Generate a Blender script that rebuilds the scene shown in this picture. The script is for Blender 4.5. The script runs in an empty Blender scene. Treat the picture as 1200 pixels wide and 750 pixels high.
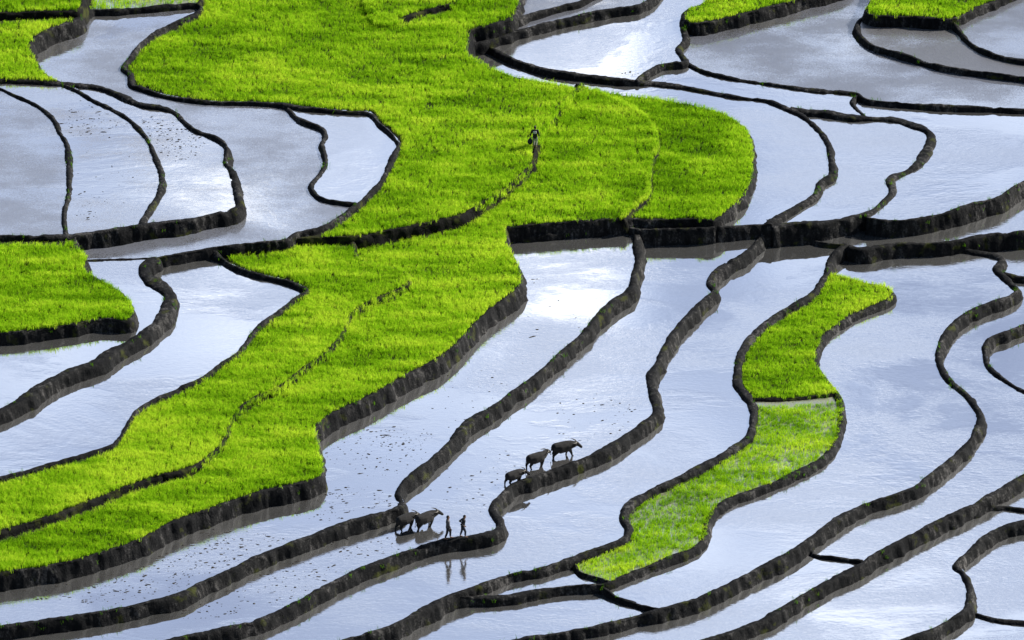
import bpy, bmesh, math, random
import numpy as np
from collections import deque
from mathutils import Vector, Matrix, noise

random.seed(7)
rng = np.random.default_rng(7)
S = bpy.context.scene
COL = S.collection
R = math.radians

# ------------------------------------------------------------------ camera
PITCH = R(28.0)
DIST = 500.0
WIDTH = 70.6                      # metres across the frame at the look-at point
TGT = np.array([0.0, 0.0, -0.5])
FWD = np.array([0.0, math.cos(PITCH), -math.sin(PITCH)])
UP = np.array([0.0, math.sin(PITCH), math.cos(PITCH)])
CAM = TGT - FWD * DIST
cam_d = bpy.data.cameras.new('camera')
cam_d.sensor_width = 36.0
cam_d.lens = 36.0 * DIST / WIDTH
cam_d.clip_start = 1.0
cam_d.clip_end = 6000.0
cam = bpy.data.objects.new('camera', cam_d)
COL.objects.link(cam)
cam.location = CAM
cam.rotation_euler = (math.pi / 2 - PITCH, 0, 0)
S.camera = cam
HW = WIDTH / 2 / DIST


def ground(px, py, z):
    """the place on the level z that the survey point (px, py) of the 1200 x 750 map stands for"""
    px = np.asarray(px, float); py = np.asarray(py, float)
    u = (px - 600.0) / 600.0 * HW
    v = -(py - 375.0) / 600.0 * HW
    d = FWD[None, :] + u.reshape(-1, 1) * np.array([[1.0, 0, 0]]) + v.reshape(-1, 1) * UP[None, :]
    t = (np.asarray(z, float).reshape(-1) - CAM[2]) / d[:, 2]
    return CAM[None, :] + d * t[:, None]


def G1(px, py, z):
    return Vector(ground([px], [py], [z])[0])


# ------------------------------------------------------------------ helpers
def tag(o, label=None, cat=None, group=None, kind=None):
    if label: o['label'] = label
    if cat: o['category'] = cat
    if group: o['group'] = group
    if kind: o['kind'] = kind
    return o


def mesh_obj(name, verts, faces, mat, parent=None, smooth=False):
    me = bpy.data.meshes.new(name)
    me.from_pydata([tuple(v) for v in verts], [], faces)
    me.materials.append(mat)
    if smooth:
        me.polygons.foreach_set('use_smooth', [True] * len(me.polygons))
    me.update()
    o = bpy.data.objects.new(name, me)
    COL.objects.link(o)
    if parent: o.parent = parent
    return o


def empty(name, loc, rz=0.0):
    o = bpy.data.objects.new(name, None)
    COL.objects.link(o)
    o.location = loc
    o.rotation_euler = (0, 0, rz)
    return o


# ------------------------------------------------------------------ materials
def new_mat(name):
    m = bpy.data.materials.new(name)
    m.use_nodes = True
    nt = m.node_tree
    nt.nodes.clear()
    out = nt.nodes.new('ShaderNodeOutputMaterial')
    return m, nt, out


def N(nt, typ, **kw):
    n = nt.nodes.new(typ)
    for k, v in kw.items():
        if k in ('inp',):
            for kk, vv in v.items():
                n.inputs[kk].default_value = vv
        else:
            setattr(n, k, v)
    return n


def ramp(nt, fac, stops):
    r = nt.nodes.new('ShaderNodeValToRGB')
    el = r.color_ramp.elements
    while len(el) < len(stops): el.new(0.5)
    for e, (p, c) in zip(el, stops):
        e.position = p
        e.color = (c[0], c[1], c[2], 1) if isinstance(c, tuple) else (c, c, c, 1)
    nt.links.new(fac, r.inputs['Fac'])
    return r.outputs['Color']


def mapped(nt, scale):
    tc = N(nt, 'ShaderNodeNewGeometry')
    mp = N(nt, 'ShaderNodeMapping')
    mp.inputs['Scale'].default_value = scale
    nt.links.new(tc.outputs['Position'], mp.inputs['Vector'])
    return mp.outputs['Vector']


def noise_tex(nt, vec, scale, detail=4, rough=0.55, dist=0.0):
    n = N(nt, 'ShaderNodeTexNoise', inp={'Scale': scale, 'Detail': detail, 'Roughness': rough, 'Distortion': dist})
    nt.links.new(vec, n.inputs['Vector'])
    return n.outputs['Fac']


def mix_rgb(nt, fac, a, b):
    m = N(nt, 'ShaderNodeMix', data_type='RGBA')
    L = nt.links
    if hasattr(fac, 'is_output'): L.new(fac, m.inputs[0])
    else: m.inputs[0].default_value = fac
    for s, v in ((6, a), (7, b)):
        if hasattr(v, 'is_output'): L.new(v, m.inputs[s])
        else: m.inputs[s].default_value = (*v, 1)
    return m.outputs[2]


def water_mat(name, mud=(0.075, 0.074, 0.072), gloss=0.62, tint=(0.97, 0.98, 1.0), rough=0.012, bump=0.009,
              muddy=0.0, muddy_col=(0.16, 0.155, 0.16), grain=0.0):
    m, nt, out = new_mat(name)
    L = nt.links
    v1 = mapped(nt, (1, 1, 1))
    vs = mapped(nt, (0.55, 1.0, 1.0))
    # wind-ruffled lanes and silty shallows have shapes of their own
    lanes = noise_tex(nt, vs, 0.11, 5, 0.6, 0.4)
    fine = noise_tex(nt, vs, 4.2, 4, 0.62, 0.3)
    speck = noise_tex(nt, v1, 9.0, 3, 0.7)
    mudc = mix_rgb(nt, ramp(nt, lanes, [(0.35, 0.0), (0.68, 1.0)]), mud, tuple(c * 1.3 for c in mud))
    dif = N(nt, 'ShaderNodeBsdfDiffuse')
    L.new(mudc, dif.inputs['Color'])
    glo = N(nt, 'ShaderNodeBsdfGlossy')
    glo.inputs['Color'].default_value = (*tint, 1)
    rr = N(nt, 'ShaderNodeMapRange', inp={'From Min': 0.4, 'From Max': 0.7, 'To Min': rough, 'To Max': rough + 0.03})
    L.new(lanes, rr.inputs['Value'])
    L.new(rr.outputs['Result'], glo.inputs['Roughness'])
    bp = N(nt, 'ShaderNodeBump', inp={'Strength': 1.0, 'Distance': bump})
    hm = N(nt, 'ShaderNodeMath', operation='MULTIPLY')
    lm = N(nt, 'ShaderNodeMapRange', inp={'From Min': 0.44, 'From Max': 0.58, 'To Min': 0.10, 'To Max': 1.0})
    L.new(lanes, lm.inputs['Value'])
    L.new(fine, hm.inputs[0]); L.new(lm.outputs['Result'], hm.inputs[1])
    L.new(hm.outputs[0], bp.inputs['Height'])
    L.new(bp.outputs['Normal'], glo.inputs['Normal'])
    mix = N(nt, 'ShaderNodeMixShader')
    gm = N(nt, 'ShaderNodeMapRange', inp={'From Min': 0.3, 'From Max': 0.75, 'To Min': gloss + 0.05, 'To Max': gloss - 0.08})
    L.new(lanes, gm.inputs['Value'])
    L.new(gm.outputs['Result'], mix.inputs['Fac'])
    L.new(dif.outputs[0], mix.inputs[1]); L.new(glo.outputs[0], mix.inputs[2])
    last = mix.outputs[0]
    if muddy > 0:
        # wet silt just under or at the surface
        silt = N(nt, 'ShaderNodeBsdfPrincipled')
        L.new(mix_rgb(nt, speck, tuple(c * 0.55 for c in muddy_col), tuple(c * 1.35 for c in muddy_col)), silt.inputs['Base Color'])
        silt.inputs['Roughness'].default_value = 0.32
        silt.inputs['Specular IOR Level'].default_value = 0.9
        b2 = N(nt, 'ShaderNodeBump', inp={'Strength': 0.8, 'Distance': 0.05})
        L.new(speck, b2.inputs['Height'])
        L.new(b2.outputs['Normal'], silt.inputs['Normal'])
        msk = N(nt, 'ShaderNodeMath', operation='ADD')
        big = noise_tex(nt, vs, 0.2, 4, 0.6)
        L.new(big, msk.inputs[0])
        sp2 = N(nt, 'ShaderNodeMath', operation='MULTIPLY'); sp2.inputs[1].default_value = 0.55
        L.new(speck, sp2.inputs[0]); L.new(sp2.outputs[0], msk.inputs[1])
        mr = N(nt, 'ShaderNodeMapRange', inp={'From Min': 0.95 - 0.5 * muddy, 'From Max': 1.15 - 0.5 * muddy, 'To Min': 0.0, 'To Max': min(1.0, 0.5 + 0.5 * muddy)})
        L.new(msk.outputs[0], mr.inputs['Value'])
        mx2 = N(nt, 'ShaderNodeMixShader')
        L.new(mr.outputs['Result'], mx2.inputs['Fac'])
        L.new(last, mx2.inputs[1]); L.new(silt.outputs[0], mx2.inputs[2])
        last = mx2.outputs[0]
    L.new(last, out.inputs['Surface'])
    return m


def mud_mat(name, dark=(0.003, 0.0034, 0.0042), pale=(0.095, 0.091, 0.088), green=0.0, shift=0.0):
    m, nt, out = new_mat(name)
    L = nt.links
    v = mapped(nt, (1, 1, 1))
    vz = mapped(nt, (1, 1, 0.25))
    n1 = noise_tex(nt, vz, 3.0, 5, 0.65)
    n2 = noise_tex(nt, v, 9.0, 4, 0.6)
    n3 = noise_tex(nt, v, 0.35, 3, 0.5)
    a = N(nt, 'ShaderNodeMath', operation='MULTIPLY_ADD', inp={1: 0.55}); L.new(n1, a.inputs[0])
    b = N(nt, 'ShaderNodeMath', operation='MULTIPLY', inp={1: 0.3}); L.new(n2, b.inputs[0])
    L.new(b.outputs[0], a.inputs[2])
    c = N(nt, 'ShaderNodeMath', operation='MULTIPLY_ADD', inp={1: 0.34}); L.new(n3, c.inputs[0]); L.new(a.outputs[0], c.inputs[2])
    mid = tuple((x * 0.9 + y * 0.1) for x, y in zip(dark, pale))
    colr = ramp(nt, c.outputs[0], [(0.52 + shift, dark), (0.64 + shift, mid), (0.79 + shift, pale)])
    if green > 0:
        n4 = noise_tex(nt, v, 0.9, 4, 0.6)
        gm = ramp(nt, n4, [(0.60 - green * 0.2, 0.0), (0.70 - green * 0.2, 1.0)])
        colr = mix_rgb(nt, gm, colr, (0.03, 0.034, 0.008))
    p = N(nt, 'ShaderNodeBsdfPrincipled', inp={'Roughness': 0.8, 'Specular IOR Level': 0.08})
    L.new(colr, p.inputs['Base Color'])
    bp = N(nt, 'ShaderNodeBump', inp={'Strength': 0.9, 'Distance': 0.12})
    L.new(a.outputs[0], bp.inputs['Height']); L.new(bp.outputs['Normal'], p.inputs['Normal'])
    L.new(p.outputs[0], out.inputs['Surface'])
    return m


def rice_mat():
    m, nt, out = new_mat('rice_leaf')
    L = nt.links
    at = N(nt, 'ShaderNodeAttribute', attribute_name='tone')
    c = ramp(nt, at.outputs['Fac'], [(0.0, (0.05, 0.15, 0.004)), (0.4, (0.20, 0.41, 0.008)), (0.75, (0.38, 0.62, 0.018)), (1.0, (0.58, 0.74, 0.05))])
    d = N(nt, 'ShaderNodeBsdfDiffuse'); L.new(c, d.inputs['Color'])
    t = N(nt, 'ShaderNodeBsdfTranslucent'); L.new(c, t.inputs['Color'])
    mx = N(nt, 'ShaderNodeMixShader', inp={'Fac': 0.5})
    L.new(d.outputs[0], mx.inputs[1]); L.new(t.outputs[0], mx.inputs[2])
    L.new(mx.outputs[0], out.inputs['Surface'])
    return m


def plain(name, col, rough=0.8, var=0.25, scale=12.0):
    m, nt, out = new_mat(name)
    v = mapped(nt, (1, 1, 1))
    n = noise_tex(nt, v, scale, 4, 0.6)
    c = ramp(nt, n, [(0.3, tuple(x * (1 - var) for x in col)), (0.7, tuple(x * (1 + var) for x in col))])
    p = N(nt, 'ShaderNodeBsdfPrincipled', inp={'Roughness': rough, 'Specular IOR Level': 0.3})
    nt.links.new(c, p.inputs['Base Color'])
    nt.links.new(p.outputs[0], out.inputs['Surface'])
    return m


M_WATER = water_mat('paddy_water')
M_SILT = water_mat('silty_water', muddy=0.35, bump=0.008, gloss=0.58)
M_GREY = water_mat('ruffled_grey_water', muddy=0.62, bump=0.015, gloss=0.52, muddy_col=(0.095, 0.10, 0.122))
M_WETMUD = water_mat('wet_silt', muddy=0.85, bump=0.02, gloss=0.45, muddy_col=(0.09, 0.088, 0.092))
M_SEED = water_mat('seedbed_water', muddy=0.7, bump=0.01, gloss=0.5, muddy_col=(0.20, 0.205, 0.13))
M_BANK = mud_mat('bank_mud', green=0.03)
M_SOIL = mud_mat('field_soil', dark=(0.012, 0.013, 0.008), pale=(0.05, 0.06, 0.02), green=0.6)
M_STEP = mud_mat('step_soil', dark=(0.004, 0.004, 0.004), pale=(0.025, 0.024, 0.018), green=0.3)
M_CLOD = mud_mat('clod_mud', dark=(0.03, 0.027, 0.025), pale=(0.11, 0.10, 0.09))
M_RICE = rice_mat()
M_HIDE = plain('buffalo_hide', (0.016, 0.0152, 0.015), 0.95, 0.6, 4)
M_HORN = plain('horn', (0.10, 0.09, 0.075), 0.5)
M_SKIN = plain('skin', (0.16, 0.09, 0.06), 0.6, 0.1)
M_HAIR = plain('hair', (0.008, 0.008, 0.009), 0.5)
M_GREYCLOTH = plain('grey_cloth', (0.07, 0.07, 0.078), 0.9)
M_DARK = plain('dark_cloth', (0.012, 0.013, 0.017), 0.9)
M_NAVY = plain('navy_cloth', (0.016, 0.02, 0.035), 0.9)
M_PALE = plain('pale_cloth', (0.45, 0.45, 0.50), 0.9)
M_BEIGE = plain('beige_cloth', (0.33, 0.32, 0.27), 0.9)

# ------------------------------------------------------------------ survey of the terraces
# every paddy: a point inside it, its level in metres, what it holds
PADDY = {
    # name: (seed x, seed y, level, kind)
    'G1': (40, 5, 3.05, 'rice'), 'G2': (20, 60, 2.65, 'rice'), 'P0': (160, -10, 1.8, 'ricewet'),
    'Pa': (30, 200, 2.6, 'grain'), 'Pb': (130, 200, 2.48, 'silt'), 'Pb2': (210, 180, 2.35, 'silt'),
    'P1': (300, 200, 1.6, 'mix1'), 'P5': (410, 170, 1.7, 'water'),
    'G3': (40, 340, 2.45, 'rice'), 'P6': (140, 320, 1.7, 'water'), 'P7': (250, 370, 1.1, 'water'),
    'G11': (500, -20, 1.75, 'rice'), 'G4': (350, 60, 1.45, 'rice'), 'G4b': (680, 180, 0.65, 'rice'), 'G7': (820, 180, 0.4, 'rice'),
    'G5': (250, 480, 1.05, 'rice'),
    'A': (620, 380, -0.4, 'water'), 'B': (700, 460, -1.05, 'water'), 'C': (800, 480, -1.65, 'water'),
    'G8': (930, 400, -1.85, 'rice'), 'G8b': (930, 510, -1.92, 'ricewet'),
    'M': (640, 679, -2.05, 'water'), 'M2': (640, 715, -2.45, 'water'), 'D': (1050, 440, -2.25, 'water'),
    'E1': (1050, 620, -2.8, 'water'), 'E2': (900, 700, -2.9, 'water'), 'K': (1190, 306, -2.5, 'water'),
    'Q': (1190, 420, -3.35, 'water'),
    'F1': (1190, 578, -3.4, 'water'), 'F2': (1050, 690, -3.5, 'water'), 'H1': (1180, 680, -4.0, 'water'), 'H2': (1180, 745, -4.1, 'water'),
    'P25': (1100, 268, -1.5, 'water'), 'P26': (1000, 190, -0.45, 'water'), 'P27': (1130, 190, -0.5, 'water'),
    'P28': (900, 107, -0.32, 'water'), 'P16': (920, 190, -0.25, 'water'), 'P15': (720, 50, 0.0, 'water'), 'P29': (900, 60, -0.3, 'grey'),
    'P22': (660, 15, 0.45, 'grey'), 'P23': (620, 4, 0.75, 'grey'),
    'G9': (850, 10, 0.5, 'rice'), 'P20': (1080, 45, -0.05, 'wetmud'), 'G10': (1080, 8, 0.65, 'rice'), 'P21': (1180, 40, 0.1, 'grey'),
}

# every bank: crest line on the map, half width of its crest, height over the water it holds back, label
W, T = 0.24, 0.15   # wide bank, thin divider
BANK = []


def bank(pts, label, hw=W, hump=0.2, **kw):
    BANK.append(dict(pts=pts, label=label, hw=hw, hump=hump, **kw))


bank([(-160, 17), (0, 15), (50, 13), (91, 11), (94, 6), (100, -20), (110, -120)], 'low dark earth step between the two bright rice plots in the far left corner')
bank([(91, 11), (93, 19), (75, 28), (50, 37), (36, 48), (33, 56), (37, 65), (48, 83), (58, 91), (70, 96)], 'curved pale lit bank on the right side of the far left rice plot')
bank([(-160, 92), (0, 93), (30, 93.5), (55, 95), (70, 96), (90, 98), (115, 101), (140, 110), (165, 121), (190, 125), (205, 130), (217, 142), (228, 151), (245, 157),
      (258, 163), (265, 170), (266, 178), (264, 188), (272, 198), (276, 213), (279, 228), (281, 239), (276, 244), (250, 250), (220, 257), (167, 263), (114, 271), (76, 275),
      (0, 276), (-160, 280)], 'long bank hooking round the far left silty ponds, ending in a tall dark front face')
bank([(70, 97), (90, 105), (110, 117), (130, 126), (150, 138), (163, 150), (173, 162), (178, 173), (184, 188), (188, 198), (190, 213), (187, 225), (177, 241), (168, 256), (166, 263)],
     'narrow curved mud bank, middle one of the three crossing the far left silty ponds', 0.17, 0.15)
bank([(-160, 80), (-40, 95), (0, 103), (15, 110), (40, 121), (55, 131), (65, 142), (70, 155), (77, 165), (80, 178), (81, 203), (80, 228), (75, 246), (76, 266), (77, 275)],
     'thin mud divider, leftmost of the three crossing the far left silty ponds', T, 0.12)
bank([(94, 10), (122, 11), (157, 9), (203, 5), (230, 4), (236, 9), (215, 21), (190, 33), (167, 48), (152, 68), (144, 78), (153, 86), (154, 99), (162, 101), (185, 109), (215, 115), (253, 119),
      (300, 120), (333, 122), (351, 125), (411, 130.5), (434, 132), (444, 144), (454, 152), (467, 167), (463, 177), (455, 195), (449, 208), (434, 225), (416, 241), (401, 252),
      (376, 266), (348, 272), (335, 280), (300, 284), (250, 290), (225, 294), (200, 299), (183, 302)], 'winding bank edging the big central rice field along the river shaped pond', 0.18, 0.22)
bank([(232, 5), (240, -20), (250, -120)], 'short bank at the far end of the river shaped pond beside the central rice', T, 0.12)
bank([(335, 122), (347, 136), (362, 143), (378, 150), (381, 160), (377, 167), (380, 180), (381, 192), (373, 205), (365, 214), (365, 220), (373, 229), (389, 234), (418, 238)],
     'wavy mud divider cutting a small white pond off against the central rice field', 0.16, 0.15)
bank([(183, 302), (150, 302.5), (101, 304)], 'thin straight dark divider right of the square tip of the left rice plot', T, 0.1)
bank([(88, 276), (88, 290), (101, 304), (97, 316), (111, 325), (137, 340), (152, 355), (156, 366), (150, 375), (125, 373), (90, 378), (50, 385), (0, 390), (-160, 398)],
     'dark bank under the rounded rice plot at the left edge of the photo', 0.17, 0.05)
bank([(183, 302), (169, 312), (175, 324), (190, 334), (200, 345), (197, 355), (192, 368), (172, 387), (152, 400), (129, 412), (114, 423), (84, 433), (51, 450), (28, 466), (0, 481), (-160, 560)],
     'thick streaked grey bank from the left edge up to the wavy corner below the rice', 0.5, 0.2)
bank([(250, 290), (256, 299), (274, 311), (300, 320), (335, 328), (351, 334), (360, 340), (348, 347), (330, 362), (313, 374), (300, 385), (289, 400), (279, 412), (258, 426), (236, 442), (203, 457),
      (165, 476), (155, 487), (149, 499), (137, 516), (132, 521), (109, 528), (76, 538), (33, 550), (0, 559), (-160, 596)], 'thin bank holding the pond against the left side of the long lower rice strip', 0.15, 0.28)
bank([(346, 279), (411, 277), (432, 274), (477, 265), (515, 257), (543, 250), (558, 241), (579, 228), (600, 212), (613, 200), (624, 188), (627, 172), (638, 142), (662, 115), (684, 99)],
     'dark earth step across the central rice below the lone farmer', 0.16, 0.05, narrow=235, planted=[(108, 166, 24, 0, 1200), (191, 238, 14, 0, 1200)])
bank([(412, 277), (417, 300), (440, 311), (467, 315), (480, 327), (465, 339), (434, 352), (411, 367), (401, 388), (384, 410), (358, 428), (330, 450), (300, 464), (286, 473), (271, 490), (264, 509),
      (256, 522), (246, 532), (228, 545), (177, 559), (152, 568), (101, 588), (51, 607), (0, 622), (-160, 668)], 'long earth step splitting the lower rice strip lengthwise', 0.16, 0.05, planted=[(300, 470, 5, 0, 1200), (470, 545, 4, 0, 1200)])
bank([(676, 98), (722, 119), (747, 132), (762, 144), (768, 157), (770, 175), (763, 192), (761, 210), (760, 230), (747, 241), (734, 252), (731, 258)],
     'grassed over step near the rounded right end of the central rice', 0.14, 0.05, planted=[(108, 260, 12, 0, 1200)])
bank([(591, 266), (600, 265), (651, 261), (701, 257), (731, 256), (777, 257), (820, 257), (836, 258), (853, 246), (869, 231), (879, 210), (881, 190), (880, 172), (874, 154), (853, 137), (823, 127),
      (777, 118), (727, 112), (676, 104), (625, 95), (600, 90), (575, 80), (553, 69), (545, 60), (548, 45), (553, 34), (570, 30), (590, 24), (600, 20), (605, 8), (612, -20), (620, -120)],
     'tall dark earth wall under the rounded right end of the central rice', 0.18, 0.05)
bank([(591, 266), (592, 284), (600, 299), (609, 320), (609, 333), (600, 343), (579, 358), (562, 372), (543, 393), (515, 418), (477, 438), (427, 466), (389, 484), (368, 502), (370, 514), (373, 532),
      (377, 545), (374, 558), (361, 563), (325, 571), (300, 577), (253, 593), (203, 611), (165, 631), (127, 644), (76, 659), (0, 671), (-160, 700)], 'broad grey earth wall along the water side of the lower rice strip', 0.18, 0.05)
bank([(592, 275), (620, 274), (651, 272), (700, 267), (735, 265), (746, 268), (777, 268), (838, 266)],
     'low black ledge along the foot of the wall below the central rice', 0.16, 0.1, levels=(0.0, None))
bank([(836, 260), (850, 265), (870, 264), (897, 262), (905, 262)], 'short dark bank between the right end of the central rice wall and the busy junction', 0.18, 0.15)
bank([(897, 263), (903, 274), (938, 277), (963, 284), (990, 287)], 'thin low divider running right from the busy bank junction right of centre', T, 0.12)
bank([(575, 55), (600, 68), (615, 73), (641, 81), (676, 86), (719, 91), (752, 95), (790, 99), (828, 106), (866, 113), (900, 117), (920, 125), (940, 134), (961, 152), (970, 165), (973, 177), (976, 203),
      (962, 213), (958, 224), (951, 230), (930, 243), (913, 253), (900, 261)], 'long bank behind the central rice that bends down past its rounded right end', 0.26, 0.17)
bank([(926, 126), (945, 129), (963, 130), (1011, 137), (1052, 139), (1070, 145), (1082, 149), (1091, 157), (1090, 167), (1077, 189), (1065, 198), (1044, 208), (1046, 223), (1037, 233), (1022, 246),
      (1001, 252), (976, 258), (925, 262), (903, 263)], 'hook shaped bank whose thick lower arm ends at the busy junction right of centre', 0.36, 0.18)
bank([(1016, 255), (1040, 258), (1065, 257), (1103, 250), (1141, 238), (1169, 231), (1189, 218), (1200, 212), (1380, 130)], 'dark bank sweeping up to the right edge from the hook shaped bank', 0.2, 0.18)
bank([(994, 288), (1009, 291), (1052, 285), (1103, 284), (1128, 280), (1153, 275), (1200, 271), (1360, 262)], 'straight thick black bank ending at the right edge, behind the narrow rice strip', 0.26, 0.18)
bank([(991, 285), (984, 291), (974, 301), (971, 314), (963, 327), (956, 339), (938, 352), (915, 365), (897, 378), (884, 390), (871, 408), (865, 428), (865, 449), (874, 461), (881, 471), (883, 484),
      (881, 499), (876, 512), (853, 527), (828, 542), (793, 560), (765, 573), (747, 583), (734, 595), (731, 606), (737, 618), (732, 629), (709, 639), (676, 651), (638, 664), (600, 672), (566, 684),
      (536, 694), (523, 699), (498, 712), (465, 730), (432, 741), (401, 750), (330, 775), (200, 810), (100, 870)], 'long winding bank along the left side of the narrow rice strip', 0.24, 0.2)
bank([(972, 321), (996, 327), (1014, 332), (1039, 337), (1046, 345), (1042, 350), (1024, 357), (1001, 367), (988, 375), (976, 383), (963, 395), (957, 408), (954, 421), (961, 436), (973, 451), (981, 461),
      (986, 479), (984, 502), (976, 522), (963, 537), (938, 550), (900, 568), (879, 575), (853, 585), (836, 598), (829, 613), (826, 628), (815, 641), (790, 651), (765, 661), (732, 674), (709, 683),
      (663, 687), (625, 692), (600, 697), (566, 699), (530, 697)], 'winding bank along the right side of the narrow rice strip, closing round its top', 0.22, 0.14)
bank([(882, 467), (930, 466), (980, 461)], 'short dark divider with a water channel across the narrow rice strip', T, 0.12)
bank([(671, 655), (679, 670), (695, 675), (713, 681)], 'tiny divider at the lower tip of the narrow rice strip', 0.12, 0.08)
bank([(706, 688), (722, 699), (739, 704), (757, 710), (774, 714)], 'short slanting divider below the lower tip of the narrow rice strip', T, 0.1)
bank([(1120, 283), (1123, 290), (1143, 294), (1169, 299), (1175, 304), (1169, 314), (1176, 322), (1186, 332), (1193, 338), (1186, 345), (1166, 352), (1141, 362), (1120, 376), (1110, 388), (1103, 400), (1100, 418),
      (1105, 433), (1115, 446), (1133, 461), (1143, 474), (1150, 487), (1146, 499), (1136, 517), (1115, 537), (1087, 559), (1077, 568), (1052, 578), (1014, 590), (984, 606), (956, 626), (930, 644),
      (900, 660), (853, 684), (815, 702), (790, 709), (762, 717), (714, 730), (663, 740), (613, 748), (500, 780), (380, 870)], 'long S shaped bank right of the narrow rice strip, running down to the bottom edge', 0.24, 0.2)
bank([(1176, 320), (1200, 324), (1360, 340)], 'short thin divider touching the right edge above the small round pond', T, 0.1)
bank([(1262, 362), (1200, 380), (1180, 388), (1161, 395), (1155, 405), (1155, 418), (1161, 431), (1176, 443), (1200, 457), (1240, 466), (1275, 440), (1285, 395), (1270, 370), (1262, 362)], 'looped bank round the small pond at the right edge', 0.18, 0.15)
bank([(1360, 470), (1200, 557), (1186, 565), (1153, 584), (1143, 590), (1103, 608), (1065, 628), (1022, 651), (1009, 661), (976, 677), (938, 699), (900, 722), (866, 737), (820, 752), (740, 785), (600, 870)],
     'thick straight bank slanting from the right edge to the bottom edge', 0.24, 0.2)
bank([(1153, 586), (1165, 593), (1179, 593), (1200, 596), (1360, 610)], 'short black divider at the right edge below the thick slanting bank', T, 0.12)
bank([(944, 637), (955, 649), (976, 652), (1011, 657)], 'thin divider joining two slanting banks in the lower right', T, 0.1)
bank([(1360, 585), (1200, 611), (1179, 616), (1158, 626), (1141, 641), (1120, 661), (1128, 669), (1136, 684), (1138, 697), (1133, 712), (1115, 725), (1087, 740), (1055, 750), (980, 778), (850, 870)],
     'kinked bank in the lower right corner', 0.24, 0.2)
bank([(1136, 716), (1169, 725), (1200, 728), (1360, 745)], 'thin divider in the lower right corner right of the kinked bank', T, 0.1)
bank([(746, 262), (747, 286), (749, 301), (744, 322), (739, 339), (722, 350), (700, 370), (686, 388), (663, 408), (643, 426), (620, 446), (600, 459), (581, 474), (548, 494), (528, 517), (503, 540),
      (480, 558), (470, 568), (467, 578), (472, 590), (465, 595), (427, 606), (394, 616), (363, 628), (333, 639), (300, 652), (266, 669), (233, 684), (215, 694), (177, 704), (127, 715), (63, 725), (0, 734), (-160, 752)],
     'long bank from the central rice wall down behind the pair of buffaloes', 0.27, 0.2)
bank([(900, 258), (894, 270), (890, 280), (874, 296), (853, 307), (836, 321), (833, 332), (838, 340), (828, 348), (808, 368), (793, 385), (780, 405), (772, 423), (763, 438), (765, 454), (768, 466), (771, 479),
      (762, 489), (742, 504), (706, 527), (671, 542), (638, 554), (620, 560), (600, 568), (591, 577), (580, 588), (578, 598), (586, 609), (586, 618), (566, 626), (528, 631), (508, 635), (462, 651), (427, 664),
      (396, 679), (351, 704), (300, 727), (253, 738), (198, 750), (100, 778), (-160, 840)], 'long bank the two people walk along, passing the trio of buffaloes', 0.26, 0.2)
bank([(746, 94), (752, 88), (772, 76), (790, 73), (803, 71), (795, 56), (803, 46), (801, 28), (803, 22)], 'crooked mud bank dropping from the far rice plot right of centre', 0.18, 0.15)
bank([(803, 71), (820, 81), (841, 87), (866, 92), (900, 97), (951, 104), (1004, 109), (1012, 115), (1042, 119), (1103, 123), (1153, 125), (1200, 127), (1360, 132)], 'long thin straight bank below the grey ruffled pond', 0.17, 0.15)
bank([(1006, 110), (999, 118), (1004, 127), (1014, 136)], 'tiny curved divider linking two thin banks in the upper right', 0.13, 0.12)
bank([(860, -120), (845, -20), (826, 3), (805, 12), (802, 22), (815, 27), (853, 20), (900, 8), (938, -2), (1000, -25), (1030, -120)], 'black earth wall under the far rice plot right of centre', 0.2, 0.05)
bank([(1040, -120), (1028, -10), (1016, 14), (1025, 18), (1070, 19), (1117, 21), (1143, 9), (1170, -2), (1260, -50), (1330, -120)], 'black earth wall under the far rice plot at the upper right', 0.2, 0.05)
bank([(1018, 16), (1006, 24), (1005, 36), (1021, 51), (1052, 61), (1103, 76), (1153, 84), (1200, 90), (1360, 112)], 'curved rim bank round the dark silt pond at the upper right', 0.17, 0.15)
bank([(1115, 22), (1125, 35), (1136, 48), (1153, 58), (1176, 66), (1200, 70), (1360, 90)], 'bank running from the upper right rice plot down to the right edge', 0.18, 0.15)
bank([(590, 24), (605, 20), (630, 14), (663, 5), (686, -2), (740, -40), (760, -130)], 'short dark bank at the top edge, farthest of the two beside the central rice', 0.17, 0.15)
bank([(550, 52), (575, 46), (600, 38), (633, 28), (676, 18), (714, 10), (752, 4), (775, -15), (800, -60), (815, -130)], 'thick dark bank near the top edge, nearer of the two beside the central rice', 0.2, 0.18)
bank([(425, -130), (428, -20), (440, 18), (467, 21), (492, 13), (528, 4), (560, -12), (608, -40)], 'short dark step in the rice near the top edge', 0.15, 0.05, planted=[(-60, 25, 24, 0, 466), (-60, 3, 24, 500, 700)])


def smooth_line(pts, step=1.5):
    p = np.array(pts, float)
    q = np.vstack([2 * p[0] - p[1], p, 2 * p[-1] - p[-2]])
    outl = []
    for i in range(1, len(q) - 2):
        p0, p1, p2, p3 = q[i - 1], q[i], q[i + 1], q[i + 2]
        n = max(2, int(np.linalg.norm(p2 - p1) / step))
        # centripetal-ish tangents keep long/short neighbours from overshooting
        l1 = np.linalg.norm(p2 - p1)
        m1 = (p2 - p0) / max(1e-6, np.linalg.norm(p1 - p0) + l1) * l1
        m2 = (p3 - p1) / max(1e-6, np.linalg.norm(p3 - p2) + l1) * l1
        t = np.linspace(0, 1, n, endpoint=False)[:, None]
        h = (2 * t**3 - 3 * t**2 + 1) * p1 + (t**3 - 2 * t**2 + t) * m1 + (-2 * t**3 + 3 * t**2) * p2 + (t**3 - t**2) * m2
        outl.append(h)
    outl.append(p[-1:])
    return np.vstack(outl)


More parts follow.
